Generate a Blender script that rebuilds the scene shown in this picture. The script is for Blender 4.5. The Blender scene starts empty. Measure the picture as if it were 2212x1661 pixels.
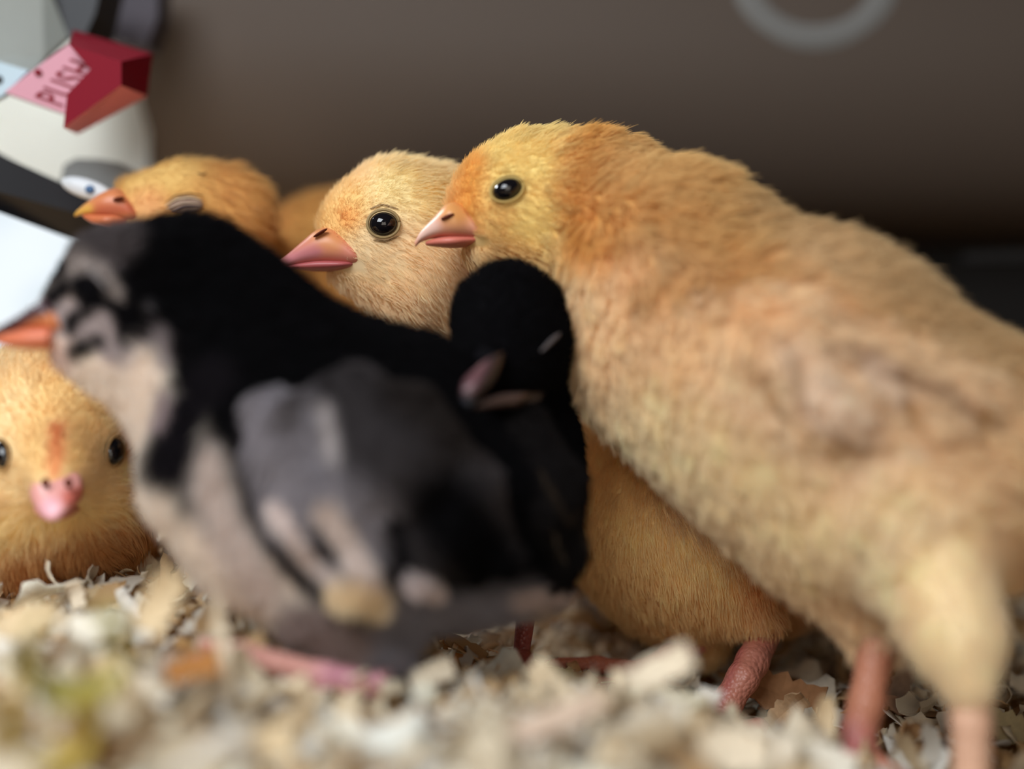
import bpy, math, random
import numpy as np
from mathutils import Vector, Matrix
from mathutils.kdtree import KDTree

rng = np.random.default_rng(7)
random.seed(7)
S = bpy.context.scene
COL = S.collection

# ------------------------------------------------------------------ camera
CAM = np.array([0.0, 0.0, 0.09])
PITCH = math.radians(8.0)
FPX = 2212 * 50.0 / 36.0
cam = bpy.data.cameras.new('camera')
cam.lens = 50; cam.sensor_width = 36; cam.clip_start = 0.01; cam.clip_end = 20
cam.dof.use_dof = True
cam.dof.focus_distance = 0.238
cam.dof.aperture_fstop = 4.5
camo = bpy.data.objects.new('camera', cam); COL.objects.link(camo)
camo.location = CAM; camo.rotation_euler = (math.pi / 2 - PITCH, 0, 0)
S.camera = camo
RIGHT = np.array([1.0, 0, 0])
UP = np.array([0, math.sin(PITCH), math.cos(PITCH)])
FWD = np.array([0, math.cos(PITCH), -math.sin(PITCH)])

# ------------------------------------------------------------------ light
S.view_settings.view_transform = 'Standard'
S.view_settings.look = 'None'
S.view_settings.gamma = 1
S.view_settings.use_curve_mapping = False
S.view_settings.exposure = -0.74
S.cycles.diffuse_bounces = 8; S.cycles.max_bounces = 14; S.cycles.transmission_bounces = 10
w = bpy.data.worlds.new('world'); S.world = w; w.use_nodes = True
w.node_tree.nodes['Background'].inputs[0].default_value = (0.80, 0.84, 1.0, 1)
w.node_tree.nodes['Background'].inputs[1].default_value = 0.025

def area(name, loc, target, size, power, color, size_y=None):
    l = bpy.data.lights.new(name, 'AREA'); l.energy = power; l.color = color
    l.size = size
    if size_y: l.shape = 'RECTANGLE'; l.size_y = size_y
    o = bpy.data.objects.new(name, l); COL.objects.link(o)
    o.location = loc
    o.rotation_euler = (Vector(target) - Vector(loc)).to_track_quat('-Z', 'Y').to_euler()
    return o
area('daylight_opening', (-0.12, 0.02, 0.27), (0.0, 0.17, 0.02), 0.18, 2.0, (0.90, 0.95, 1.0))
area('room_light', (0.07, -0.28, 0.15), (0.02, 0.22, 0.04), 0.30, 1.05, (1.0, 0.90, 0.78))

area('panel_backlight', (-0.21, 0.37, 0.20), (-0.11, 0.30, 0.13), 0.08, 1.6, (0.92, 0.97, 1.0))  # added lamp behind the pale panel, there to brighten it

# ------------------------------------------------------------------ helpers
def W(px, py, d):
    px = np.asarray(px, float); py = np.asarray(py, float); d = np.asarray(d, float)
    xc = (px - 1106) / FPX * d; yc = -(py - 830.5) / FPX * d
    return CAM + xc[..., None] * RIGHT + yc[..., None] * UP + d[..., None] * FWD

def PX(P):
    q = P - CAM
    d = q @ FWD
    return 1106 + (q @ RIGHT) / d * FPX, 830.5 - (q @ UP) / d * FPX, d

def D(dx, dy, dz=0.0):
    v = dx * RIGHT - dy * UP + dz * FWD
    return v / (np.linalg.norm(v) + 1e-9)

def setp(o, label=None, cat=None, group=None, kind=None):
    if label: o['label'] = label
    if cat: o['category'] = cat
    if group: o['group'] = group
    if kind: o['kind'] = kind
    return o

def link(name, data, parent=None):
    o = bpy.data.objects.new(name, data); COL.objects.link(o)
    if parent is not None:
        o.parent = parent
        if parent.type == 'EMPTY': o.matrix_parent_inverse = Matrix.Translation(-parent.location)
    return o

def empty(name, loc):
    o = bpy.data.objects.new(name, None); COL.objects.link(o)
    o.location = loc; o.empty_display_size = 0.01
    return o

def mesh(name, V, F, mat, parent=None, col=None, smooth=True, mats=None, midx=None):
    me = bpy.data.meshes.new(name)
    me.from_pydata([tuple(v) for v in V], [], [tuple(int(i) for i in f) for f in F])
    if mats:
        for m in mats: me.materials.append(m)
        me.polygons.foreach_set('material_index', np.asarray(midx, np.int32))
    elif mat: me.materials.append(mat)
    if smooth: me.polygons.foreach_set('use_smooth', [True] * len(me.polygons))
    if col is not None:
        a = me.color_attributes.new('col', 'FLOAT_COLOR', 'POINT')
        c = np.ones((len(V), 4), np.float32); c[:, :3] = col
        a.data.foreach_set('color', c.ravel())
    me.update()
    return link(name, me, parent)

def srgb(*c):
    c = np.array(c, float) / 255.0
    return np.where(c <= 0.04045, c / 12.92, ((c + 0.055) / 1.055) ** 2.4)

def newmat(name):
    m = bpy.data.materials.new(name); m.use_nodes = True
    nt = m.node_tree
    return m, nt, nt.nodes['Principled BSDF'], nt.nodes['Material Output']

def plain(name, rgb, rough=0.6, spec=0.4, noise=0.0, nscale=60, bump=0.0, bscale=300, trans=0.0):
    m, nt, b, out = newmat(name)
    b.inputs['Base Color'].default_value = (*rgb, 1)
    b.inputs['Roughness'].default_value = rough
    b.inputs['Specular IOR Level'].default_value = spec
    tc = nt.nodes.new('ShaderNodeTexCoord')
    if noise > 0:
        n = nt.nodes.new('ShaderNodeTexNoise'); n.inputs['Scale'].default_value = nscale
        n.inputs['Detail'].default_value = 4
        nt.links.new(tc.outputs['Object'], n.inputs['Vector'])
        mx = nt.nodes.new('ShaderNodeMix'); mx.data_type = 'RGBA'
        mx.inputs[6].default_value = (*(np.array(rgb) * (1 - noise)), 1)
        mx.inputs[7].default_value = (*np.minimum(np.array(rgb) * (1 + noise), 1), 1)
        nt.links.new(n.outputs['Fac'], mx.inputs[0])
        nt.links.new(mx.outputs[2], b.inputs['Base Color'])
    if bump > 0:
        n2 = nt.nodes.new('ShaderNodeTexNoise'); n2.inputs['Scale'].default_value = bscale
        nt.links.new(tc.outputs['Object'], n2.inputs['Vector'])
        bp = nt.nodes.new('ShaderNodeBump'); bp.inputs['Strength'].default_value = bump
        bp.inputs['Distance'].default_value = 0.0005
        nt.links.new(n2.outputs['Fac'], bp.inputs['Height'])
        nt.links.new(bp.outputs['Normal'], b.inputs['Normal'])
    if trans > 0:
        tr = nt.nodes.new('ShaderNodeBsdfTranslucent'); tr.inputs[0].default_value = (*rgb, 1)
        ms = nt.nodes.new('ShaderNodeMixShader'); ms.inputs[0].default_value = trans
        nt.links.new(b.outputs[0], ms.inputs[1]); nt.links.new(tr.outputs[0], ms.inputs[2])
        nt.links.new(ms.outputs[0], out.inputs['Surface'])
    return m

def attrmat(name, rough=0.85, spec=0.1, trans=0.3, scales=False, grain=False):
    m, nt, b, out = newmat(name)
    at = nt.nodes.new('ShaderNodeAttribute'); at.attribute_name = 'col'
    src = at.outputs['Color']
    tc = nt.nodes.new('ShaderNodeTexCoord')
    if grain:
        n = nt.nodes.new('ShaderNodeTexNoise'); n.inputs['Scale'].default_value = 900
        n.inputs['Detail'].default_value = 5
        nt.links.new(tc.outputs['Object'], n.inputs['Vector'])
        mr = nt.nodes.new('ShaderNodeMapRange'); mr.inputs[3].default_value = 0.72; mr.inputs[4].default_value = 1.2
        nt.links.new(n.outputs['Fac'], mr.inputs[0])
        vm = nt.nodes.new('ShaderNodeVectorMath'); vm.operation = 'SCALE'
        nt.links.new(src, vm.inputs[0]); nt.links.new(mr.outputs[0], vm.inputs['Scale'])
        src = vm.outputs[0]
        bp = nt.nodes.new('ShaderNodeBump'); bp.inputs['Strength'].default_value = 0.5
        bp.inputs['Distance'].default_value = 0.0003
        nt.links.new(n.outputs['Fac'], bp.inputs['Height'])
        nt.links.new(bp.outputs['Normal'], b.inputs['Normal'])
    if scales:
        v = nt.nodes.new('ShaderNodeTexVoronoi'); v.inputs['Scale'].default_value = 1300
        nt.links.new(tc.outputs['Object'], v.inputs['Vector'])
        bp = nt.nodes.new('ShaderNodeBump'); bp.inputs['Strength'].default_value = 0.6
        bp.inputs['Distance'].default_value = 0.0004; bp.invert = True
        nt.links.new(v.outputs['Distance'], bp.inputs['Height'])
        nt.links.new(bp.outputs['Normal'], b.inputs['Normal'])
    nt.links.new(src, b.inputs['Base Color'])
    b.inputs['Roughness'].default_value = rough
    b.inputs['Specular IOR Level'].default_value = spec
    if trans > 0:
        tr = nt.nodes.new('ShaderNodeBsdfTranslucent'); nt.links.new(src, tr.inputs[0])
        ms = nt.nodes.new('ShaderNodeMixShader'); ms.inputs[0].default_value = trans
        nt.links.new(b.outputs[0], ms.inputs[1]); nt.links.new(tr.outputs[0], ms.inputs[2])
        nt.links.new(ms.outputs[0], out.inputs['Surface'])
    return m

M_DOWN = attrmat('down_fibre', 0.9, 0.06, 0.42)
M_UNDER = attrmat('down_underlayer', 1.0, 0.0, 0.0)
M_SKIN = attrmat('scaly_leg_skin', 0.42, 0.5, 0.0, scales=True)
M_BEAK = attrmat('beak_horn', 0.38, 0.45, 0.12)
M_EYE = plain('dark_glossy_eye', (0.006, 0.005, 0.006), 0.06, 0.6)
M_RIM = attrmat('eyelid_skin', 0.6, 0.3, 0.0)
M_DARK = plain('dark_nostril', srgb(96, 40, 22), 0.7, 0.2)
M_WOOD = attrmat('wood_shaving_fibre', 0.8, 0.15, 0.22, grain=True)

# ------------------------------------------------------------------ signed distance modelling
def smin(a, b, k):
    h = np.maximum(k - np.abs(a - b), 0.0) / k
    return np.minimum(a, b) - h * h * k * 0.25

class Sdf:
    # prims: list of chains; a chain is a list of (px, py, depth, radius_px)
    def __init__(self, chains, k=0.005):
        self.seg = []; self.k = k
        for ch in chains:
            pts = [(W(p[0], p[1], p[2]), p[3] * p[2] / FPX) for p in ch]
            if len(pts) == 1: pts = pts * 2
            for a, b in zip(pts[:-1], pts[1:]):
                self.seg.append((a[0], b[0], a[1], b[1]))
    def __call__(self, P):
        d = None
        for a, b, ra, rb in self.seg:
            ba = b - a; L = ba @ ba
            q = P - a
            if L > 1e-12:
                h = np.clip(q @ ba / L, 0, 1)
                e = np.linalg.norm(q - h[..., None] * ba, axis=-1) - (ra + (rb - ra) * h)
            else:
                e = np.linalg.norm(q, axis=-1) - ra
            d = e if d is None else smin(d, e, self.k)
        return d
    def bounds(self, pad):
        lo = np.min([np.minimum(a - ra, b - rb) for a, b, ra, rb in self.seg], 0) - pad
        hi = np.max([np.maximum(a + ra, b + rb) for a, b, ra, rb in self.seg], 0) + pad
        return lo, hi
    def grad(self, P, e=3e-4):
        g = np.stack([self(P + e * v) - self(P - e * v) for v in np.eye(3)], -1)
        return g / (np.linalg.norm(g, axis=-1, keepdims=True) + 1e-12)
    def hit(self, px, py, back=False, d0=0.12):
        d = d0
        dirn = (W(px, py, 1.0) - CAM)
        n = np.linalg.norm(dirn)
        for _ in range(200):
            s = self(CAM + dirn * d)
            if s < 2e-5: break
            d += s / n
            if d > 0.5: return None
        if not back: return d
        d += 0.0006
        for _ in range(600):
            s = self(CAM + dirn * d)
            if s > 0: return d
            d += max(-s * 0.7, 2e-4)
        return d

def nets(f, lo, h):
    nx, ny, nz = f.shape
    s = f < 0
    acc = np.zeros((nx - 1, ny - 1, nz - 1, 3), np.float32); cnt = np.zeros((nx - 1, ny - 1, nz - 1), np.float32)
    cor = [(i, j, k) for i in (0, 1) for j in (0, 1) for k in (0, 1)]
    sl = lambda c: f[c[0]:nx - 1 + c[0], c[1]:ny - 1 + c[1], c[2]:nz - 1 + c[2]]
    for a in cor:
        for ax in range(3):
            if a[ax]: continue
            b = list(a); b[ax] = 1; b = tuple(b)
            fa, fb = sl(a), sl(b)
            m = (fa < 0) != (fb < 0)
            t = np.where(m, fa / (fa - fb + 1e-20), 0)
            for q in range(3):
                acc[..., q] += np.where(m, a[q] + (t if q == ax else 0), 0)
            cnt += m
    act = cnt > 0
    idx = -np.ones(cnt.shape, np.int64); n = int(act.sum()); idx[act] = np.arange(n)
    cell = np.argwhere(act)
    V = lo + (cell + acc[act] / cnt[act][:, None]) * h
    F = []
    for ax in range(3):
        u, v = (ax + 1) % 3, (ax + 2) % 3
        A = [slice(1, -1)] * 3; A[ax] = slice(0, -1)
        B = list(A); B[ax] = slice(1, None)
        s0, s1 = s[tuple(A)], s[tuple(B)]
        for flip, m in ((False, s0 & ~s1), (True, ~s0 & s1)):
            e = np.argwhere(m)
            if not len(e): continue
            e = e + 1; e[:, ax] -= 1
            def g(du, dv):
                c = e.copy(); c[:, u] -= du; c[:, v] -= dv
                return idx[c[:, 0], c[:, 1], c[:, 2]]
            q = np.stack([g(1, 1), g(0, 1), g(0, 0), g(1, 0)], 1)
            if flip: q = q[:, ::-1]
            F.append(q)
    return V, np.concatenate(F)

def solid(sdf, h, disp=None):
    lo, hi = sdf.bounds(0.003)
    n = np.ceil((hi - lo) / h).astype(int) + 1
    g = np.stack(np.meshgrid(*[lo[i] + h * np.arange(n[i]) for i in range(3)], indexing='ij'), -1)
    f = sdf(g)
    return nets(f, lo, h)

# paint: base colour, then strokes [(polyline px pts, radius px, soft px, colour, strength)]
def segdist(px, py, line):
    line = np.array(line, float)
    if len(line) == 1: return np.hypot(px - line[0, 0], py - line[0, 1])
    best = None
    for a, b in zip(line[:-1], line[1:]):
        ab = b - a; L = ab @ ab + 1e-9
        t = np.clip(((px - a[0]) * ab[0] + (py - a[1]) * ab[1]) / L, 0, 1)
        d = np.hypot(px - a[0] - t * ab[0], py - a[1] - t * ab[1])
        best = d if best is None else np.minimum(best, d)
    return best

def paint(P, base, strokes):
    px, py, _ = PX(P)
    c = np.broadcast_to(np.asarray(base, float), P.shape).copy()
    for st in strokes:
        line, r, soft, colr = st[:4]; a = st[4] if len(st) > 4 else 1.0
        d = segdist(px, py, line)
        t = np.clip((r + soft * 0.5 - d) / max(soft, 1e-6), 0, 1); t = t * t * (3 - 2 * t) * a
        c += (np.asarray(colr) - c) * t[:, None]
    return c

def scal(P, base, strokes):
    return paint(P, (base, 0, 0), [(s[0], s[1], s[2], (s[3], 0, 0)) for s in strokes])[:, 0]

def coat(name, sdf, V, F, parent, N, base, strokes, flow, length, lens=(), excl=(), lift=0.45,
         rad=5e-5, clump=0.45, cdens=26, vary=0.06, seed=1, bedcut=True):
    r = np.random.default_rng(seed)
    A, B, C, Dd = (V[F[:, i]] for i in range(4))
    ar = 0.5 * (np.linalg.norm(np.cross(B - A, C - A), axis=1) + np.linalg.norm(np.cross(C - A, Dd - A), axis=1))
    cen = (A + B + C + Dd) / 4
    nn = sdf.grad(cen)
    view = CAM - cen; view /= np.linalg.norm(view, axis=1)[:, None]
    fac = (nn * view).sum(1)
    ppx, ppy, _ = PX(cen)
    inframe = (ppx > -260) & (ppx < 2400) & (ppy < 1800)
    wt = ar * np.where(fac > -0.25, 1.0, 0.25) * np.where(inframe, 1, 0.2)
    fi = r.choice(len(F), N, p=wt / wt.sum())
    u, v = r.random(N), r.random(N)
    P = (A[fi] * ((1 - u) * (1 - v))[:, None] + B[fi] * (u * (1 - v))[:, None] + C[fi] * (u * v)[:, None] + Dd[fi] * ((1 - u) * v)[:, None])
    px, py, _ = PX(P)
    keep = np.ones(N, bool)
    for e in excl:
        if len(e) == 3: keep &= np.hypot(px - e[0], py - e[1]) > e[2]
        else: keep &= segdist(px, py, e[0]) > e[1]
    P = P[keep]; px = px[keep]; py = py[keep]; N = len(P)
    n = sdf.grad(P)
    fl = np.zeros((N, 3)); ws = np.zeros(N)
    for k in flow:
        wgt = 1.0 / (((px - k[0]) ** 2 + (py - k[1]) ** 2) + 900.0) ** 1.5
        fl += wgt[:, None] * D(k[2], k[3], k[4] if len(k) > 4 else 0.0); ws += wgt
    fl /= ws[:, None]
    fl -= (fl * n).sum(1)[:, None] * n
    fl /= np.linalg.norm(fl, axis=1)[:, None] + 1e-6
    nz = r.normal(0, 0.20, (N, 3))
    lf = lift * r.uniform(0.6, 1.5, N)
    d0 = fl * 0.8 + n * (lf + 0.25)[:, None] + nz * 0.7
    d0 /= np.linalg.norm(d0, axis=1)[:, None]
    d1 = fl + n * (lf * 0.6)[:, None] + nz
    d1 /= np.linalg.norm(d1, axis=1)[:, None]
    L = scal(P, length, lens) * r.uniform(0.55, 1.2, N)
    tip = P + (d0 * 0.5 + d1 * 0.5) * L[:, None]
    # clumps
    nc = max(8, N // cdens)
    ci = r.choice(N, nc, replace=False)
    kd = KDTree(nc)
    for j, c in enumerate(ci): kd.insert(Vector(P[c]), j)
    kd.balance()
    near = np.array([kd.find(p)[1] for p in P.tolist()])
    cc = ci[near]
    tgt = tip[cc]
    ok = np.linalg.norm(P - P[cc], axis=1) < L * 0.9
    a = np.where(ok, clump * r.uniform(0.4, 1.2, N), 0.0)[:, None] * np.clip((L - .0013) / .0018, .12, 1)[:, None]
    tip = tip + (tgt - tip) * a
    m1 = P + d0 * (L * 0.33)[:, None]
    m2 = P + (d0 * 0.45 + d1 * 0.22) * L[:, None]
    m1 += (P[cc] + d0[cc] * (L[cc] * 0.33)[:, None] - m1) * a * 0.25
    m2 += (P[cc] + (d0[cc] * 0.45 + d1[cc] * 0.22) * L[cc][:, None] - m2) * a * 0.65
    pts = np.stack([P - n * 2e-4, m1, m2, tip], 1)
    colr = paint(P, base, strokes)
    lum = np.clip((colr.mean(1) - 0.03) / 0.3, 0, 1)[:, None]
    colr = colr ** (1 - 0.16 * lum)
    ctint = 1 + r.normal(0, vary * 0.7, nc)[near] + r.normal(0, vary * 0.5, N)
    colr = np.clip(colr * ctint[:, None], 0.002, 0.95)
    hc = bpy.data.hair_curves.new(name)
    hc.add_curves([4] * N)
    hc.attributes['position'].data.foreach_set('vector', pts.astype(np.float32).ravel())
    ra = hc.attributes.get('radius') or hc.attributes.new('radius', 'FLOAT', 'POINT')
    rr = (np.array([1.0, 1.0, 0.8, 0.2])[None] * rad * np.clip(L / .003, .55, 1)[:, None]).ravel().astype(np.float32)
    ra.data.foreach_set('value', rr)
    ca = hc.attributes.new('col', 'FLOAT_COLOR', 'CURVE')
    c4 = np.ones((N, 4), np.float32); c4[:, :3] = colr
    ca.data.foreach_set('color', c4.ravel())
    hc.materials.append(M_DOWN)
    o = link(name, hc, parent)
    o['kind'] = 'stuff'
    return o

# skin colours
PINK = srgb(195, 125, 108); PINKD = srgb(170, 92, 88)

def chick(label, base_px, chains, base, strokes, flow, length, lens=(), excl=(), N=40000, legs=(), legcol=PINK,
          legstrokes=(), h=0.0012, k=0.006, seed=1, **kw):
    root = empty('chick', W(*base_px))
    setp(root, label, 'chick')
    sd = Sdf(chains, k)
    V, F = solid(sd, h)
    col = paint(V, base, strokes)
    allV, allF, allC, mi = [V], [F], [col], [np.zeros(len(F), int)]
    off = len(V)
    for lg in legs:
        ls = Sdf(lg, 0.0012)
        v2, f2 = solid(ls, 0.00042)
        # scutes: fine rings
        allV.append(v2); allF.append(f2 + off); allC.append(paint(v2, legcol, legstrokes)); mi.append(np.ones(len(f2), int))
        off += len(v2)
    mesh('body', np.concatenate(allV), np.concatenate(allF), None, root, np.concatenate(allC),
         mats=[M_UNDER, M_SKIN], midx=np.concatenate(mi))
    coat('down_coat', sd, V, F, root, N, base, strokes, flow, length, lens, excl, seed=seed, **kw)
    return root, sd

def wing(root, chains, base, strokes, flow, length, N, k=0.002, h=0.0007, seed=5, **kw):
    sd = Sdf(chains, k)
    V, F = solid(sd, h)
    wg = mesh('wing', V, F, M_UNDER, root, paint(V, base, strokes))
    coat('wing_down', sd, V, F, wg, N, base, strokes, flow, length, seed=seed, **kw)
    return wg, sd

def loft(name, stations, mat, parent, base, strokes=(), side=(0, 0, 1), n=20, power=2.3, sub=5):
    # stations: (top_px, top_py, bot_px, bot_py, depth, half_width_mm)
    st = np.array(stations, float)
    t = np.arange(len(st)); tt = np.linspace(0, len(st) - 1, (len(st) - 1) * sub + 1)
    # catmull style smooth interpolation
    def interp(c):
        out = []
        for x in tt:
            i = min(int(x), len(st) - 2); f = x - i
            p0 = c[max(i - 1, 0)]; p1 = c[i]; p2 = c[i + 1]; p3 = c[min(i + 2, len(st) - 1)]
            out.append(0.5 * (2 * p1 + (p2 - p0) * f + (2 * p0 - 5 * p1 + 4 * p2 - p3) * f * f + (3 * p1 - p0 - 3 * p2 + p3) * f ** 3))
        return np.array(out)
    s2 = np.stack([interp(st[:, j]) for j in range(st.shape[1])], 1)
    sv = side[0] * RIGHT - side[1] * UP + side[2] * FWD
    sv /= np.linalg.norm(sv)
    V = []; F = []
    for row in s2:
        T = W(row[0], row[1], row[4]); B = W(row[2], row[3], row[4])
        c = (T + B) / 2; hv = (T - B) / 2
        for j in range(n):
            a = 2 * math.pi * j / n
            ca, sa = math.cos(a), math.sin(a)
            e = 2 / power
            x = math.copysign(abs(ca) ** e, ca); y = math.copysign(abs(sa) ** e, sa)
            V.append(c + hv * y + sv * (max(row[5], 0.02) * 1e-3) * x)
    for i in range(len(s2) - 1):
        for j in range(n):
            a = i * n + j; b = i * n + (j + 1) % n
            F.append((a, b, b + n, a + n))
    F.append(tuple(range(n))[::-1]); F.append(tuple(range((len(s2) - 1) * n, len(s2) * n)))
    V = np.array(V)
    return mesh(name, V, F, mat, parent, paint(V, base, strokes))

def tube(pts, rad, n=8):
    pts = np.array(pts, float); V = []; F = []
    rad = np.broadcast_to(rad, len(pts))
    up = np.array([0.1, -1, 0.2])
    for i, p in enumerate(pts):
        t = pts[min(i + 1, len(pts) - 1)] - pts[max(i - 1, 0)]; t /= np.linalg.norm(t) + 1e-12
        a = np.cross(t, up); a /= np.linalg.norm(a) + 1e-12; b = np.cross(t, a)
        for j in range(n):
            q = 2 * math.pi * j / n
            V.append(p + rad[i] * (math.cos(q) * a + math.sin(q) * b))
    for i in range(len(pts) - 1):
        for j in range(n):
            k = i * n + j; l = i * n + (j + 1) % n
            F.append((k, l, l + n, k + n))
    F.append(tuple(range(n))[::-1]); F.append(tuple(range((len(pts) - 1) * n, len(pts) * n)))
    return V, F

def ellipsoid(c, ax, nu=24, nv=16):
    V = []; F = []
    for i in range(nv + 1):
        th = math.pi * i / nv
        for j in range(nu):
            ph = 2 * math.pi * j / nu
            V.append(c + ax[0] * math.sin(th) * math.cos(ph) + ax[1] * math.sin(th) * math.sin(ph) + ax[2] * math.cos(th))
    for i in range(nv):
        for j in range(nu):
            a = i * nu + j; b = i * nu + (j + 1) % nu
            F.append((a, b, b + nu, a + nu))
    return V, F

def frame_at(sd, px, py, back=False, tilt=0):
    d = sd.hit(px, py, back)
    if d is None: d = 0.24
    p = W(px, py, d)
    n = sd.grad(p[None])[0]
    r = RIGHT - (RIGHT @ n) * n; r /= np.linalg.norm(r)
    u = np.cross(n, r)
    if u @ UP < 0: u = -u
    c, s = math.cos(tilt), math.sin(tilt)
    return p, n, r * c + u * s, u * c - r * s, d

def eye(root, sd, px, py, rx, ry, tilt=0, rim=(120, 95, 60), back=True, out=0.45, rimw=1.0):
    for bk in ((False, True) if back else (False,)):
        p, n, r, u, d = frame_at(sd, px, py, bk, tilt)
        a, b = rx * d / FPX, ry * d / FPX
        c = p + n * (-a * 0.15 + 0.0005)
        V, F = ellipsoid(c, (r * a, u * b, n * a * 0.85))
        e = mesh('eye', V, F, M_EYE, root)
        pts = []
        for q in range(25):
            t = 2 * math.pi * q / 24
            pts.append(p + n * 0.0007 + r * a * 1.12 * math.cos(t) + u * b * 1.15 * math.sin(t))
        V, F = tube(pts, 0.00034 * rimw)
        mesh('eyelid', V, F, M_RIM, e, np.tile(srgb(*rim), (len(V), 1)))

def strip_on(sd, line, rad_mm, lift_mm=0.2, steps=10):
    line = np.array(line, float); t = np.linspace(0, len(line) - 1, steps)
    xs = np.interp(t, range(len(line)), line[:, 0]); ys = np.interp(t, range(len(line)), line[:, 1])
    P = []
    for x, y in zip(xs, ys):
        d = sd.hit(x, y) or 0.24
        p = W(x, y, d); P.append(p + sd.grad(p[None])[0] * lift_mm * 1e-3)
    q = np.sin(np.linspace(0.15, math.pi - 0.15, steps)) ** 0.5
    return tube(P, rad_mm * 1e-3 * q, 6)

# ------------------------------------------------------------------ setting: walls
M_WALL = plain('taupe_plastic_wall', srgb(90, 78, 69), 0.6, 0.3, noise=0.06, nscale=12, bump=0.1)
M_PALE = plain('pale_plastic_panel', srgb(244, 244, 240), 0.55, 0.3, noise=0.03, nscale=20, trans=0.45)
M_GREYP = plain('grey_smoky_plastic', srgb(150, 155, 150), 0.35, 0.5, noise=0.3, nscale=45)
M_BLACK = plain('black_plastic', srgb(28, 28, 32), 0.5, 0.4, noise=0.1)
M_DEEP = plain('dark_plastic', srgb(30, 28, 27), 0.7, 0.2)
M_RING = plain('grey_rubber_ring', srgb(124, 123, 120), 0.6, 0.3)

def bx(name, x0, x1, y0, y1, z0, z1, mat, parent=None):
    V = [(x, y, z) for x in (x0, x1) for y in (y0, y1) for z in (z0, z1)]
    F = [(0, 1, 3, 2), (4, 6, 7, 5), (0, 4, 5, 1), (2, 3, 7, 6), (0, 2, 6, 4), (1, 5, 7, 3)]
    return mesh(name, V, F, mat, parent, smooth=False)

def prism(name, pts, d0, d1, mat, parent=None, inset=None, smooth=False):
    # pixel outline at depth(s) d0 (front) -> d1 (behind), a solid slab
    n = len(pts)
    d0 = np.broadcast_to(d0, n).astype(float); d1 = np.broadcast_to(d1, n).astype(float)
    fr = [W(p[0], p[1], d) for p, d in zip(pts, d0)]
    b = inset if inset is not None else None
    if b is None: bk = [f + FWD * (dd - d) for f, d, dd in zip(fr, d0, d1)]
    else: bk = [W(p[0], p[1], d) for p, d in zip(b, d1)]
    F = [tuple(range(n)), tuple(range(2 * n - 1, n - 1, -1))] + [(i, i + n, (i + 1) % n + n, (i + 1) % n) for i in range(n)]
    return mesh(name, fr + bk, F, mat, parent, smooth=smooth)

# back wall: a moulded shell that curves away below
prof = []
ys, zs = 0.345, None
top = 0.24
for t in np.linspace(0, 1, 8): prof.append((0.345, top + (0.125 - top) * t))
for t in np.linspace(0, math.pi / 2 * 0.95, 10)[1:]:
    prof.append((0.345 + 0.045 * (1 - math.cos(t)), 0.125 - 0.045 * math.sin(t)))
prof.append((0.40, 0.076))
V = []; F = []
xs = np.linspace(-0.115, 0.24, 10)
for x in xs:
    for (y, z) in prof: V.append((x, y - 0.10 * max(x - 0.05, 0) * 0, z))
m_ = len(prof)
for i in range(len(xs) - 1):
    for j in range(m_ - 1):
        F.append((i * m_ + j, (i + 1) * m_ + j, (i + 1) * m_ + j + 1, i * m_ + j + 1))
o = mesh('wall_back', V, F, M_WALL); o['kind'] = 'structure'
sm = o.modifiers.new('thick', 'SOLIDIFY'); sm.thickness = 0.003; sm.offset = -1
o = bx('trim_4', -0.12, 0.24, 0.40, 0.404, -0.014, 0.078, M_DEEP); o['kind'] = 'structure'
o = bx('wall_right', 0.20, 0.206, 0.12, 0.40, -0.014, 0.24, M_DEEP); o['kind'] = 'structure'
o = bx('floor', -0.20, 0.24, 0.03, 0.42, -0.018, -0.014, M_DEEP); o['kind'] = 'structure'
o = prism('trim_6', [(2085, 545), (2300, 535), (2300, 562), (2085, 566)], 0.335, 0.34, M_DEEP); o['kind'] = 'structure'

# pale side panel running towards the camera, left
def quad_slab(name, corners, thick, mat):
    c = [W(*p) for p in corners]
    n = np.cross(c[1] - c[0], c[3] - c[0]); n /= np.linalg.norm(n)
    if n @ FWD < 0: n = -n
    b = [p + n * thick for p in c]
    F = [(0, 1, 2, 3), (7, 6, 5, 4), (0, 4, 5, 1), (1, 5, 6, 2), (2, 6, 7, 3), (3, 7, 4, 0)]
    return mesh(name, c + b, F, mat, None, smooth=False)
# black rail and frame of the opening
o = prism('trim_1', [(-420, 110), (0, 335), (235, 440), (420, 530), (420, 620), (165, 521), (0, 459), (-420, 300)], [0.25, 0.265, 0.275, 0.28, 0.28, 0.275, 0.265, 0.25], [0.262, 0.277, 0.287, 0.292, 0.292, 0.287, 0.277, 0.262], M_BLACK); o['kind'] = 'structure'
o = prism('trim_2', [(70, -60), (225, -60), (205, 30), (178, 88), (150, 84)], 0.285, 0.30, M_BLACK); o['kind'] = 'structure'
o = prism('shadow_slab', [(195, -60), (345, -60), (340, 40), (318, 96), (240, 84), (190, 60)], 0.312, 0.322, plain('dark_violet_shade', srgb(66, 60, 68), 0.6, 0.3)); o['kind'] = 'structure'  # dark slab standing in for a blurred shadow beside the black strut
o = prism('trim_5', [(-300, -160), (90, -60), (148, 80), (95, 128), (55, 176), (-300, 90)], [0.27, 0.28, 0.285, 0.282, 0.28, 0.27], [0.272, 0.282, 0.287, 0.284, 0.282, 0.272], M_GREYP); o['kind'] = 'structure'
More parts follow.
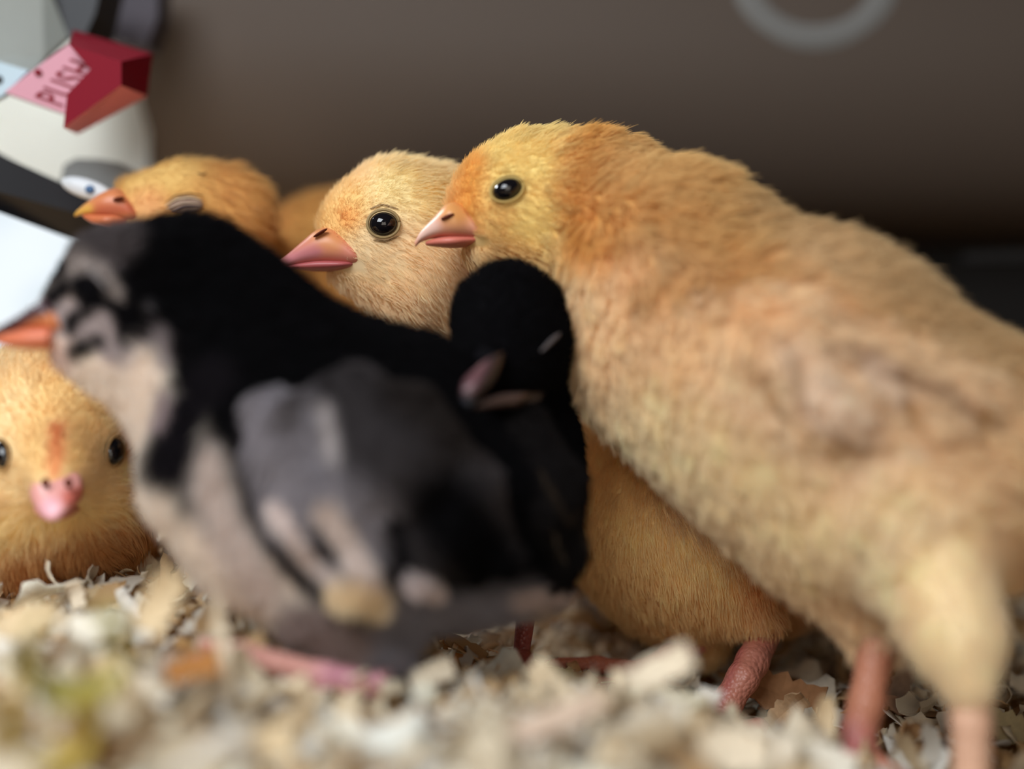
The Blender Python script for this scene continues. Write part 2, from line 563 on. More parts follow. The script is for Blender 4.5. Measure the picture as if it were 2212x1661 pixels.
# the bright opening
mw, nt, b, out = newmat('daylit_window')
em = nt.nodes.new('ShaderNodeEmission'); em.inputs[1].default_value = 1.75
tc = nt.nodes.new('ShaderNodeTexCoord'); nz = nt.nodes.new('ShaderNodeTexNoise'); nz.inputs['Scale'].default_value = 22
cr = nt.nodes.new('ShaderNodeValToRGB')
cr.color_ramp.elements[0].position = 0.38; cr.color_ramp.elements[0].color = (0.70, 0.80, 0.86, 1)
cr.color_ramp.elements[1].position = 0.55; cr.color_ramp.elements[1].color = (0.88, 0.95, 1.0, 1)
nt.links.new(tc.outputs['Object'], nz.inputs['Vector']); nt.links.new(nz.outputs['Fac'], cr.inputs[0])
nt.links.new(cr.outputs[0], em.inputs[0]); nt.links.new(em.outputs[0], out.inputs['Surface'])
o = quad_slab('window_1', [(300, 360, 0.345), (300, 1150, 0.345), (-500, 1150, 0.335), (-500, 360, 0.335)], 0.002, mw); o['kind'] = 'structure'

# big grey ring moulded on the back wall (top right)
root = empty('rubber_ring', W(1755, -45, 0.343)); setp(root, 'large blurred grey ring fixed to the taupe wall at top right', 'ring')
def on_wall(px, py, y=0.3445):
    q = W(px, py, 1.0) - CAM
    return CAM + q * (y / q[1])
def wd(px, py, y=0.3445): return float((on_wall(px, py, y) - CAM) @ FWD)
def annulus(name, cx, cy, ro, ri, d, th, mat, parent, hgt=1.0):
    V = []; F = []; n = 48
    for i in range(n):
        a = 2 * math.pi * i / n
        for j in range(10):
            q = 2 * math.pi * j / 10
            rr = (ro + ri) / 2 + (ro - ri) / 2 * math.cos(q)
            V.append(on_wall(cx + rr * math.cos(a), cy + rr * math.sin(a) * hgt) + np.array([0, -th * math.sin(q), 0]))
    for i in range(n):
        for j in range(10):
            F.append((i * 10 + j, i * 10 + (j + 1) % 10, ((i + 1) % n) * 10 + (j + 1) % 10, ((i + 1) % n) * 10 + j))
    return mesh(name, V, F, mat, parent)
o = quad_slab('wall_left', [(322, -120, wd(322, -120, .343)), (322, 485, wd(322, 485, .350)), (-420, 250, 0.27), (-420, -260, 0.27)], 0.003, M_PALE); o['kind'] = 'structure'
annulus('rim', 1757, -45, 212, 92, 0.341, 0.003, M_RING, root, 0.82)
V, F = ellipsoid(on_wall(1757, -40), (RIGHT * 0.0105, UP * 0.009, FWD * 0.0008))
mesh('recess', V, F, M_DEEP, root)
V, F = ellipsoid(on_wall(1757, -14), (RIGHT * 0.0055, UP * 0.0048, FWD * 0.0018))
mesh('hub', V, F, plain('pinkish_hub', srgb(150, 115, 105), 0.6, 0.3), root)

# red arrow tag
root = empty('push_arrow', W(170, 190, 0.27)); setp(root, 'red plastic arrow tag marked PUSH on the pale panel', 'tag')
m1 = plain('red_plastic', (0.2, 0.003, 0.014), 0.6, 0.12)
m2 = plain('pink_label', srgb(206, 146, 160), 0.5, 0.3)
m3 = plain('dark_red_print', srgb(130, 18, 34), 0.6, 0.2)
m4 = plain('pink_edge', srgb(244, 150, 165), 0.5, 0.3)  # paler pink for the lower side face of the arrow head
prism('stem', [(10, 199), (140, 245), (200, 170), (190, 96), (150, 94), (98, 131)], 0.264, 0.268, m2, root)
hb = [(150, 97), (262, 133), (262, 184), (137, 276), (145, 203), (196, 150)]
prism('arrow_head', hb, 0.259, 0.272, m1, root, inset=[(158, 64), (330, 116), (318, 208), (168, 290), (150, 215), (196, 150)])
ah = bpy.data.objects['arrow_head']; ah.data.materials.append(m4); ah.data.polygons[4].material_index = 1
def letters(txt, org, ex, ey, d, mat, parent):
    cu = bpy.data.curves.new('t', 'FONT'); cu.body = txt; cu.size = 1.0; cu.space_character = 1.12; cu.extrude = 0.02; cu.offset = 0.0
    to = bpy.data.objects.new('t', cu); COL.objects.link(to)
    me = bpy.data.meshes.new_from_object(to)
    bpy.data.objects.remove(to); bpy.data.curves.remove(cu)
    xs = [v.co.x for v in me.vertices]; hs = [v.co.y for v in me.vertices]
    x0, x1, y1 = min(xs), max(xs), max(hs)
    for v in me.vertices:
        a = (v.co.x - x0) / (x1 - x0); bb = v.co.y / y1
        p = W(org[0] + ex[0] * a + ey[0] * bb, org[1] + ex[1] * a + ey[1] * bb, d) - FWD * v.co.z * 0.006
        v.co = p
    me.materials.clear(); me.materials.append(mat)
    return link('lettering', me, parent)
letters('PUSH', (134, 230), (78, -82), (-60, -22), 0.2638, m3, root)
V, F = ellipsoid(W(82, 156, 0.2635), (RIGHT * 0.0007, UP * 0.0006, FWD * 0.0004)); mesh('dot', V, F, m3, root)
# pale blue label plate beside it
root = empty('label_plate', W(15, 180, 0.27)); setp(root, 'pale blue plate beside the red arrow tag, cut by the frame', 'plate')
prism('plate', [(-200, 90), (-20, 128), (62, 152), (8, 205), (-60, 240), (-200, 250)], 0.266, 0.268, plain('pale_blue_plate', srgb(185, 205, 215), 0.5, 0.3), root)
V, F = ellipsoid(W(-3, 172, 0.2658), (RIGHT * 0.0008, UP * 0.0008, FWD * 0.0004)); mesh('screw', V, F, M_BLACK, root)
# white washer on the rail
root = empty('washer', W(190, 406, 0.27)); setp(root, 'white washer with blue centre on the rail behind the sleeping chick', 'washer')
V, F = ellipsoid(W(188, 408, 0.262), (RIGHT * 0.0048 - UP * 0.0013, UP * 0.0019, FWD * 0.0012))
mesh('disc', V, F, plain('white_plastic', srgb(212, 216, 220), 0.4, 0.4), root)
V, F = ellipsoid(W(194, 409, 0.2607), (RIGHT * 0.0009, UP * 0.0008, FWD * 0.0004)); mesh('stud', V, F, plain('blue_stud', srgb(60, 95, 135), 0.4, 0.4), root)
root = empty('grey_cap', W(190, 375, 0.28)); setp(root, 'rounded grey plastic cap above the white washer', 'cap')
prism('cap', [(130, 392), (138, 356), (165, 342), (215, 344), (260, 352), (300, 372), (300, 430), (200, 430)], 0.285, 0.30, plain('grey_plastic', srgb(150, 152, 150), 0.6, 0.3), root)

# ------------------------------------------------------------------ bedding
CTRL = [(-300, 1270, .235), (0, 1258, .235), (150, 1244, .235), (300, 1250, .232), (450, 1335, .215), (600, 1450, .196), (760, 1505, .193),
        (950, 1465, .2), (1150, 1490, .215), (1300, 1525, .225), (1450, 1600, .23), (1580, 1620, .235), (1720, 1600, .235),
        (1870, 1675, .205), (2100, 1760, .19), (2180, 1570, .235), (2500, 1640, .23), (1000, 1360, .3), (1300, 1420, .28),
        (1700, 1450, .28), (2150, 1450, .28), (200, 1190, .3), (-300, 1190, .3), (100, 1350, .2), (400, 1475, .185), (700, 1610, .18),
        (1000, 1530, .18), (1250, 1520, .185), (1420, 1505, .19), (1550, 1615, .19), (1750, 1650, .185), (1950, 1790, .18),
        (2300, 1850, .175), (100, 1520, .168), (500, 1610, .168), (1000, 1640, .165), (1400, 1640, .168), (1900, 1800, .17), (100, 1700, .15), (900, 1760, .15), (1800, 1900, .15)]
CP = np.array([W(*c) for c in CTRL])
CP = np.concatenate([CP, [[-.15, .38, .01], [.05, .38, 0], [.2, .38, 0], [-.18, .1, .03], [.2, .1, .0], [0, .05, .028], [.06, .1, .02], [-.05, .1, .026]]])
def bed(x, y):
    x = np.asarray(x, float); y = np.asarray(y, float)
    num = np.zeros(x.shape); den = np.zeros(x.shape)
    for c in CP:
        wgt = 1 / ((x - c[0]) ** 2 + (y - c[1]) ** 2 + 2.5e-5) ** 1.6
        num += wgt * c[2]; den += wgt
    return num / den

def flake(r, Lm, Wm, curl, twist, nx=7, ny=2, th=0.00035, rag=0.25):
    V = []
    u = np.linspace(-0.5, 0.5, nx + 1)
    jag = r.uniform(1 - rag, 1 + rag * .4, (nx + 1, 2))
    endw = np.clip(1.15 - np.abs(u) * 2 * r.uniform(0.1, 0.7), 0.3, 1)
    for i, a in enumerate(u):
        ang = a * curl
        if abs(curl) > 0.05:
            R = Lm / curl; x = R * math.sin(ang); z = R * (1 - math.cos(ang))
        else: x = a * Lm; z = 0
        tw = a * twist
        for j in range(ny + 1):
            bj = (j / ny - 0.5) * Wm * endw[i] * jag[i, 0 if j < ny / 2 else 1]
            y = bj * math.cos(tw); zz = z + bj * math.sin(tw) + 0.10 * Wm * math.cos(j / ny * math.pi * 2) * 0.4
            V.append((x, y, zz, -math.sin(ang), 0, math.cos(ang)))
    V = np.array(V)
    top = V[:, :3]; bot = top - V[:, 3:] * th
    n = len(top); F = []
    q = lambda i, j: i * (ny + 1) + j
    for i in range(nx):
        for j in range(ny):
            F.append((q(i, j), q(i + 1, j), q(i + 1, j + 1), q(i, j + 1)))
            F.append((q(i, j) + n, q(i, j + 1) + n, q(i + 1, j + 1) + n, q(i + 1, j) + n))
    for i in range(nx):
        F.append((q(i, 0), q(i, 0) + n, q(i + 1, 0) + n, q(i + 1, 0)))
        F.append((q(i, ny), q(i + 1, ny), q(i + 1, ny) + n, q(i, ny) + n))
    for j in range(ny):
        F.append((q(0, j), q(0, j + 1), q(0, j + 1) + n, q(0, j) + n))
        F.append((q(nx, j), q(nx, j) + n, q(nx, j + 1) + n, q(nx, j + 1)))
    return np.concatenate([top, bot]), np.array(F)

WOODS = [srgb(242, 220, 180), srgb(234, 204, 156), srgb(248, 234, 208), srgb(220, 180, 124), srgb(186, 132, 72), srgb(200, 150, 92), srgb(232, 212, 178), srgb(242, 232, 215), srgb(222, 200, 160)]
def wcol(r):
    c = WOODS[r.integers(len(WOODS))] ** 0.62 * r.uniform(0.85, 1.1)
    return np.clip(c, 0, 0.95)
def rotm(yaw, pitch, roll):
    return np.array(Matrix.Rotation(yaw, 3, 'Z') @ Matrix.Rotation(pitch, 3, 'Y') @ Matrix.Rotation(roll, 3, 'X'))

# the mass of bedding: lumpy under-surface with loose flakes all over it, one uncountable stuff object
gx = np.linspace(-.19, .199, 130); gy = np.linspace(.05, .395, 116)
X, Y = np.meshgrid(gx, gy, indexing='ij')
Z = bed(X, Y) - 0.003 + 0.0012 * (np.sin(X * 900 + np.sin(Y * 700) * 2) * np.sin(Y * 820 + np.sin(X * 610)))
BV = np.stack([X, Y, Z], -1).reshape(-1, 3)
ii = np.arange(130 * 116).reshape(130, 116)
BF = np.stack([ii[:-1, :-1], ii[1:, :-1], ii[1:, 1:], ii[:-1, 1:]], -1).reshape(-1, 4)
bc = np.tile(srgb(205, 158, 100), (len(BV), 1))
Vs, Fs, Cs = [BV], [BF], [bc]; off = len(BV)
r = np.random.default_rng(3)
protos = [flake(r, 1, r.uniform(.25, .6), r.uniform(-2.5, 2.5), r.uniform(-1.5, 1.5), nx=6, ny=2, th=.03, rag=.45) for _ in range(24)]
for i in range(9500):
    x = r.uniform(-.13, .17); y = r.uniform(.085, .36) ** 1.0
    if abs(x) > y * 0.55 + 0.02 : continue
    s = r.choice([.003, .0045, .006, .009], p=[.35, .35, .2, .1]) * r.uniform(.8, 1.3) * (1.5 if y < .19 else 1.0)
    v, f = protos[r.integers(24)]
    v = (v * s) @ rotm(r.uniform(0, 6.28), r.normal(0, .45), r.normal(0, .5)).T
    v = v + np.array([x, y, bed(x, y) + r.uniform(-.003, .0012)])
    Vs.append(v); Fs.append(f + off); cw = wcol(r)
    if y < .19 and cw[2] < .3 and r.random() < .55: cw = srgb(246, 232, 206) * r.uniform(.85, 1)
    Cs.append(np.tile(cw, (len(v), 1))); off += len(v)
o = mesh('wood_shavings', np.concatenate(Vs), np.concatenate(Fs), M_WOOD, None, np.concatenate(Cs), smooth=True)
setp(o, 'pale cream wood shavings covering the floor under the chicks', 'bedding', None, 'stuff')

# individual loose shavings
bigp = []; me_tone = {}
for i in range(16):
    cu_ = r.uniform(-3.2, 3.2)
    v, f = flake(r, 1, r.uniform(.3, .65), cu_, r.uniform(-1.2, 1.2), nx=8, ny=3, th=.03, rag=.4)
    for cix in range(3):
        me = bpy.data.meshes.new('shaving')
        me.from_pydata([tuple(p) for p in v], [], [tuple(int(k) for k in q) for q in f]); me.materials.append(M_WOOD)
        a = me.color_attributes.new('col', 'FLOAT_COLOR', 'POINT')
        c4 = np.ones((len(v), 4), np.float32); wc_ = wcol(r); c4[:, :3] = wc_; a.data.foreach_set('color', c4.ravel())
        me_tone[me.name] = ('curled ' if abs(cu_) > 1.6 else 'flat ') + ('white' if wc_[2] > .58 else 'cream' if wc_[2] > .36 else 'tan' if wc_[2] > .2 else 'orange brown')
        bigp.append(me)
cnt = 0
while cnt < 230:
    px = r.uniform(-60, 2270); py = r.uniform(1250, 1700)
    # pick a depth where the bedding surface projects to this pixel
    ds = np.linspace(.125, .3, 60); Pq = W(px, py, ds)
    g = Pq[:, 2] - bed(Pq[:, 0], Pq[:, 1])
    k_ = np.argmax(g < 0.0005)
    if g[k_] >= 0.0005: continue
    p = Pq[k_]
    o = bpy.data.objects.new('wood_shaving', bigp[r.integers(len(bigp))]); COL.objects.link(o)
    s = r.uniform(.004, .0085) if ds[k_] > .185 else r.uniform(.009, .0145)
    o.scale = (s, s, s); o.rotation_euler = (r.normal(0, .5), r.normal(0, .5), r.uniform(0, 6.28))
    o.location = (p[0], p[1], bed(p[0], p[1]) + r.uniform(0, .0012))
    hue = me_tone[o.data.name]
    side = 'far left' if px < 420 else 'left middle' if px < 900 else 'middle' if px < 1350 else 'right middle' if px < 1800 else 'far right'
    zone = 'closest to the camera' if py > 1570 else 'in the blurred foreground' if py > 1440 else 'near the chicks feet'
    setp(o, '%s wood shaving %s at %s' % (hue, zone, side), 'wood shaving', 'loose wood shavings on the bedding')
    cnt += 1

def special(name, label, px, py, d, Lm, Wm, curl, twist, dirv, nrm, color, seed):
    rr = np.random.default_rng(seed)
    v, f = flake(rr, Lm, Wm, curl, twist, nx=12, ny=4, th=.0005, rag=.3)
    ex = D(*dirv); ez = D(*nrm); ez = ez - (ez @ ex) * ex; ez /= np.linalg.norm(ez); ey = np.cross(ez, ex)
    v = v @ np.stack([ex, ey, ez]) + W(px, py, d)
    o = mesh(name, v, f, M_WOOD, None, np.tile(color, (len(v), 1)), smooth=False)
    return setp(o, label, 'wood shaving')
C1, C2 = WOODS[2], WOODS[0]
CW = srgb(252, 246, 230)
for lb, px, py, d, Lm, Wm, cl, dv, sd_ in (
    ('broad white flake just below the pink foot of the grey chick', 745, 1590, .176, .0085, .0045, .9, (1, .05, 0), 41),
    ('white crumpled flake in the centre of the blurred foreground', 1050, 1560, .176, .0065, .005, 1.6, (.5, -1, 0), 42),
    ('upright white flake right of the crumpled one in the centre foreground', 1105, 1590, .172, .007, .0045, 1.2, (.3, -1, .1), 43),
    ('white flake leaning on the slanting shaving in the right foreground', 1420, 1560, .178, .008, .006, 1.3, (1, -.5, 0), 44),
    ('white flake in front of the largest chick foot', 1790, 1650, .186, .007, .005, .8, (1, .2, 0), 45),
    ('creamy flake at the bottom edge left of centre', 560, 1630, .165, .009, .0065, 1.0, (1, -.2, 0), 46),
    ('pale puckered flake at the bottom edge near the lower left corner', 330, 1620, .165, .008, .0065, 1.4, (1, .3, 0), 47),
    ('yellowish upright chip touching the largest chick foot', 1782, 1560, .2, .007, .0035, .6, (.1, -1, 0), 48),
    ('cream flake above the yellow green curl at far left', 60, 1340, .185, .0085, .005, 1.2, (1, -.3, 0), 49),
    ('white flake between the far left cream flake and the upright shaving', 215, 1350, .185, .008, .0045, .8, (1, -.2, 0), 50)):
    special('wood_shaving', lb, px, py, d, Lm, Wm, cl, .4, dv, (0, -.55, -1), CW if 'white' in lb else C2, sd_)
special('wood_shaving', 'thin straw coloured splinter standing under the grey chick belly', 618, 1350, .205, .0055, .0012, .2, .5, (.12, 1, .1), (0, 0, -1), C2, 31)
special('wood_shaving', 'small pale knob of wood below the chick facing the camera', 165, 1285, .215, .004, .0026, 1.5, .3, (.3, 1, 0), (0, 0, -1), C1, 32)
special('wood_shaving', 'upright cream shaving in front of the chick facing the camera', 345, 1300, .178, .008, .0045, .8, .4, (.45, -1, 0), (0, .1, -1), C2, 11)
special('wood_shaving', 'thin upright shaving standing before the pink foot', 480, 1400, .178, .0125, .0018, .5, .6, (.12, 1, 0), (0, 0, -1), C1, 12)
special('wood_shaving', 'orange brown chip lying left of the pink foot', 415, 1440, .175, .0065, .0035, .6, .2, (1, -.25, .2), (.1, -.6, -1), srgb(186, 128, 72), 13)
special('wood_shaving', 'white angular chip under the grey chick', 932, 1455, .195, .0062, .0032, .4, .5, (1, -.3, .2), (0, -.6, -1), C1, 14)
special('wood_shaving', 'white shaving poking up in front of the yellow chick legs', 1425, 1450, .178, .009, .004, 1.2, .5, (1, -.4, 0), (0, -.8, -1), C1, 15)
special('wood_shaving', 'flat pale green tinged shaving under the black and grey chick tail', 1215, 1478, .22, .0105, .005, -.9, .4, (1, .25, 0), (0, -.6, -1), srgb(222, 208, 160), 16)
special('wood_shaving', 'large brown tinted shaving between the yellow chick legs', 1690, 1500, .243, .014, .0075, 1.0, .3, (1, .35, 0), (.2, -.5, -1), srgb(176, 128, 88), 17)
special('wood_shaving', 'jagged tan shaving lying right of the scaly leg', 1700, 1535, .236, .0075, .0045, 1.6, 1.2, (.7, -.6, 0), (0, -.2, -1), srgb(208, 172, 132), 18)
special('wood_shaving', 'straight brown splinter behind the largest chick leg', 1960, 1530, .24, .0145, .0028, .1, .1, (1, .3, 0), (0, -.6, -1), srgb(170, 132, 104), 19)
special('wood_shaving', 'wide pale splinter standing behind the largest chick leg', 1945, 1480, .245, .009, .0042, .2, .1, (.3, -1, 0), (0, 0, -1), srgb(168, 140, 118), 20)
special('wood_shaving', 'rounded tan curl right of the largest chick foot', 1985, 1610, .222, .009, .0065, 2.4, .3, (1, .3, 0), (0, -.5, -1), srgb(214, 170, 122), 21)
special('wood_shaving', 'pale curl at the right edge beside the near leg', 2170, 1570, .23, .0085, .006, 1.5, .6, (.9, .3, 0), (0, -.5, -1), srgb(205, 190, 150), 22)
special('wood_shaving', 'long pale shaving slanting across the blurred foreground', 1180, 1560, .168, .015, .0035, .4, .3, (1, -.35, .1), (0, -.7, -1), srgb(224, 200, 178), 23)
special('wood_shaving', 'big white flake at the bottom right of the blurred foreground', 1590, 1620, .165, .008, .006, .6, .3, (1, .2, 0), (0, -.5, -1), C1, 24)
special('wood_shaving', 'yellow green curl closest to the camera at lower left', 180, 1500, .152, .025, .006, 5.1, .3, (1, -.1, .1), (0, -1, -.3), srgb(176, 166, 84), 25)
special('wood_shaving', 'yellow stained curl below the yellow green one', 110, 1640, .150, .021, .006, 4.9, .4, (1, .1, .1), (.1, -1, -.3), srgb(196, 172, 84), 26)

# ------------------------------------------------------------------ chicks
Yl = srgb(236, 210, 136); YC = srgb(245, 216, 170); OR = srgb(224, 160, 72); CR = srgb(250, 232, 196); YO = srgb(234, 194, 120)
BLK = srgb(17, 16, 18); GRY = srgb(118, 112, 116); WHT = srgb(240, 226, 210); MG = srgb(78, 73, 76)

# C: the largest yellow chick
C_, sC = chick('largest yellow chick standing at right, open dark eye, head above the black chick', (1860, 1640, .21),
    [[(1100, 434, .237, 106), (1140, 424, .2385, 117), (1290, 456, .236, 138), (1440, 578, .226, 190), (1740, 835, .215, 285), (2010, 1010, .213, 275), (2290, 990, .213, 185), (2420, 960, .213, 90)],
     [(1085, 470, .235, 92), (1180, 500, .236, 100)],
     [(1445, 760, .226, 205), (1800, 1050, .213, 225)],
     [(1990, 1150, .198, 160), (2066, 1370, .189, 70), (2094, 1490, .186, 44)],
     [(1820, 1160, .215, 140), (1890, 1370, .21, 50)]],
    YC, [([(1150, 400)], 190, 160, YO), ([(1100, 350), (1180, 330)], 80, 80, Yl), ([(1160, 480)], 60, 60, Yl), ([(1290, 320), (1290, 480)], 75, 90, OR), ([(1380, 400), (1560, 480)], 130, 160, srgb(222, 178, 112)),
         ([(1020, 360), (1000, 470)], 30, 50, OR, .8),
         ([(1400, 620), (1640, 600), (1900, 700)], 45, 110, srgb(222, 174, 106), .8), ([(1620, 440), (1900, 600), (2200, 800)], 60, 100, srgb(206, 168, 116), .85),  # natural darker back, plus shade painted in to offset the key lamp
         ([(1700, 800), (1850, 900)], 150, 150, srgb(250, 228, 196), .7), ([(1950, 1150), (2050, 1300), (2090, 1500)], 130, 160, CR), ([(1750, 1150), (1600, 1000), (1400, 900)], 90, 140, srgb(250, 230, 186), .8)],
    [(1000, 350, .9, -.5), (1120, 300, 1, .0), (1150, 500, 1, .15), (1300, 300, 1, .2), (1300, 550, .5, 1), (1600, 400, 1, .55), (1500, 800, .5, 1), (1800, 700, 1, .7), (2150, 750, 1, .6),
     (1300, 950, .5, 1), (1700, 1200, .5, 1), (2000, 1200, .3, 1), (2200, 1000, 1, .5), (2090, 1450, 0, 1)],
    .0042, [([(1090, 410)], 130, 80, .0016), ([(1270, 420)], 90, 80, .003), ([(2060, 1220), (2095, 1520)], 110, 120, .0018), ([(1480, 330), (1700, 440), (2000, 620), (2260, 790)], 60, 50, .0062)],
    excl=[(1096, 411, 32), ([(900, 515), (960, 490), (985, 495)], 34), ([(985, 515), (1040, 518)], 13)], N=130000,
    legs=[[[(1895, 1390, .208, 40), (1872, 1520, .206, 38), (1845, 1622, .205, 42)],
           [(1845, 1628, .205, 34), (1780, 1690, .195, 22), (1730, 1730, .188, 16)], [(1850, 1625, .205, 32), (1940, 1680, .2, 20), (1990, 1730, .196, 14)],
           [(1845, 1628, .205, 30), (1860, 1720, .19, 20)], [(1850, 1610, .207, 24), (1900, 1640, .215, 14)]],
          [[(2092, 1400, .188, 48), (2098, 1560, .186, 40), (2100, 1740, .185, 42)], [(2100, 1745, .185, 34), (2010, 1830, .178, 20)], [(2100, 1745, .185, 34), (2170, 1830, .178, 20)], [(2100, 1740, .185, 32), (2100, 1840, .175, 20)]]],
    legcol=srgb(184, 120, 92), legstrokes=[([(1830, 1620)], 60, 90, srgb(180, 108, 104)), ([(2100, 1500), (2100, 1750)], 60, 30, srgb(228, 180, 150))], h=.0013, seed=21, lift=.5, cdens=50, clump=.55)
wing(C_, [[(1560, 690, .209, 90), (1700, 760, .202, 110), (1830, 850, .199, 100)], [(1720, 760, .199, 60), (1800, 860, .196, 66), (1850, 930, .197, 30)],
          [(1850, 830, .199, 70), (1990, 930, .196, 62), (2055, 1030, .199, 26)], [(1620, 800, .205, 60), (1760, 930, .200, 36)], [(1900, 780, .199, 60), (2080, 880, .198, 50), (2160, 980, .201, 16)]],
     srgb(242, 214, 172), [([(1700, 760), (1830, 880)], 40, 70, srgb(246, 224, 196)), ([(1600, 650)], 60, 80, YC), ([(1990, 1000), (2060, 1010)], 40, 60, srgb(236, 196, 130)),
      ([(1700, 760), (1730, 860), (1800, 930), (1850, 955)], 12, 30, srgb(192, 152, 104), .8), ([(1770, 740), (1900, 790), (2030, 850), (2150, 930)], 18, 40, srgb(196, 158, 122), .8), ([(1755, 850), (1850, 900)], 36, 50, srgb(248, 230, 208), .7),  # darker strokes put crease shade between the wing lobes into the colour
      ([(1850, 790), (1920, 850)], 22, 40, srgb(244, 228, 210), .6), ([(1930, 850), (1960, 900)], 12, 26, srgb(200, 156, 104)), ([(1950, 960), (2040, 1040)], 26, 30, srgb(250, 230, 204)), ([(2090, 880), (2090, 980), (2050, 1060)], 14, 30, srgb(208, 158, 96)), ([(1620, 760), (1680, 860)], 12, 30, srgb(206, 166, 116))],
     [(1700, 700, .6, 1), (1850, 850, .8, .9), (2050, 950, .8, .8)], .0042, 26000, seed=31, lift=.3, clump=.6, cdens=60, k=.006)
eye(C_, sC, 1096, 411, 33, 24, tilt=.4, rim=(176, 146, 82), rimw=.7)
bk = srgb(228, 160, 128)
b_ = loft('beak', [(1075, 506, 1070, 522, .2365, 3.6), (1045, 484, 1050, 524, .2338, 4.6), (1005, 446, 1018, 522, .2330, 4.6), (968, 440, 985, 516, .2315, 3.9), (936, 472, 942, 514, .2315, 2.6), (910, 499, 911, 522, .2314, 1.4), (895, 524, 898, 533, .2312, .4)],
      M_BEAK, C_, bk, [([(985, 455)], 34, 40, srgb(226, 158, 92)), ([(910, 505), (935, 490)], 16, 24, srgb(240, 196, 178)), ([(950, 515), (1040, 512)], 9, 12, srgb(214, 128, 110))])
loft('lower_mandible', [(1062, 514, 1052, 526, .2350, 3.8), (990, 510, 985, 535, .232, 3.2), (945, 514, 942, 533, .2315, 2.0), (920, 522, 920, 530, .2315, .8)], M_BEAK, b_, srgb(214, 122, 104))
V, F = ellipsoid(W(967, 468, .2278), (RIGHT * .0011 + UP * .0004, UP * .00035, FWD * .0008)); mesh('nostril', V, F, M_DARK, b_)

# B: pale yellow chick behind, its belly and legs seen below the largest one
B_, sB = chick('pale yellow chick in the middle with round open eye, half behind the largest chick', (1560, 1560, .245),
    [[(800, 505, .249, 104), (850, 490, .251, 122), (960, 520, .256, 125), (1080, 680, .272, 190), (1290, 930, .272, 225), (1500, 1110, .262, 250), (1650, 1170, .268, 190)],
     [(790, 545, .249, 62), (900, 590, .252, 100), (1020, 680, .262, 130)],
     [(1580, 1250, .25, 130), (1640, 1340, .246, 42)], [(1480, 1290, .262, 90), (1520, 1390, .258, 34)]],
    YC, [([(760, 440), (720, 480)], 50, 70, srgb(236, 196, 128)), ([(860, 400), (950, 430)], 60, 80, srgb(240, 218, 160)), ([(750, 470)], 26, 40, srgb(232, 170, 100)),
         ([(1330, 980), (1280, 1200), (1500, 1350)], 130, 120, srgb(246, 212, 146)), ([(1350, 1150), (1560, 1240)], 60, 100, srgb(250, 224, 160), .7), ([(1640, 1250), (1700, 1330)], 50, 80, srgb(232, 176, 104), .8)],
    [(720, 430, .8, -.6), (860, 370, 1, .0), (820, 560, 1, .3), (950, 620, .6, .9), (1250, 1000, .2, 1), (1350, 1250, .45, 1), (1600, 1300, .1, 1), (1500, 1000, .5, 1)],
    .0036, [([(800, 490)], 130, 80, .0014), ([(950, 560)], 90, 80, .0025), ([(1640, 1400)], 60, 70, .002)],
    excl=[(828, 484, 33), ([(610, 560), (680, 535), (705, 548)], 34), ([(700, 562), (768, 572)], 14)], N=80000,
    legs=[[[(1672, 1330, .254, 34), (1625, 1430, .2425, 34), (1605, 1465, .2395, 33), (1570, 1520, .238, 32), (1535, 1580, .237, 32)], [(1535, 1582, .237, 26), (1470, 1640, .228, 17)], [(1538, 1585, .237, 24), (1560, 1660, .228, 15)],
           [(1540, 1580, .237, 24), (1640, 1570, .24, 17), (1720, 1582, .242, 13)], [(1535, 1585, .237, 24), (1500, 1660, .226, 14)]],
          [[(1530, 1370, .256, 32), (1450, 1420, .252, 27), (1395, 1452, .25, 27)], [(1395, 1450, .25, 21), (1290, 1436, .248, 17), (1185, 1432, .246, 12)], [(1395, 1462, .25, 20), (1330, 1480, .246, 15), (1270, 1468, .243, 11)],
           [(1395, 1455, .25, 20), (1430, 1490, .256, 12)]]],
    legcol=srgb(196, 126, 106), legstrokes=[([(1600, 1400), (1540, 1560)], 8, 26, srgb(178, 96, 88))], h=.0012, seed=22, lift=.55, clump=.35)
eye(B_, sB, 828, 484, 31, 26, tilt=.1, rim=(150, 126, 84), rimw=.75)
for j, ln in enumerate([[(800, 452), (826, 442), (860, 452)], [(806, 518), (835, 522), (862, 510)]]):
    V, F = strip_on(sB, ln, .18); mesh('eye_crease', V, F, M_RIM, B_, np.tile(srgb(150, 122, 84), (len(V), 1)))
b_ = loft('beak', [(806, 558, 804, 574, .2490, 3.6), (775, 536, 778, 578, .2455, 4.8), (735, 500, 745, 576, .2450, 5.0), (692, 494, 710, 570, .2440, 4.0), (654, 522, 664, 570, .2436, 2.8), (620, 551, 626, 577, .2434, 1.6), (598, 566, 603, 582, .2432, .5)],
      M_BEAK, B_, srgb(222, 140, 118), [([(690, 500), (720, 520)], 24, 36, srgb(226, 150, 96)), ([(625, 560), (680, 545)], 14, 20, srgb(206, 128, 132))])
loft('lower_mandible', [(800, 570, 790, 580, .2480, 3.6), (760, 566, 745, 584, .2452, 4.4), (700, 562, 690, 586, .2444, 3.4), (650, 568, 645, 583, .2438, 2.0), (615, 575, 613, 581, .2436, .7)], M_BEAK, b_, srgb(180, 92, 92))
V, F = ellipsoid(W(692, 503, .2398), (RIGHT * .0012 + UP * .0007, UP * .0003, FWD * .0008)); mesh('nostril', V, F, M_DARK, b_)

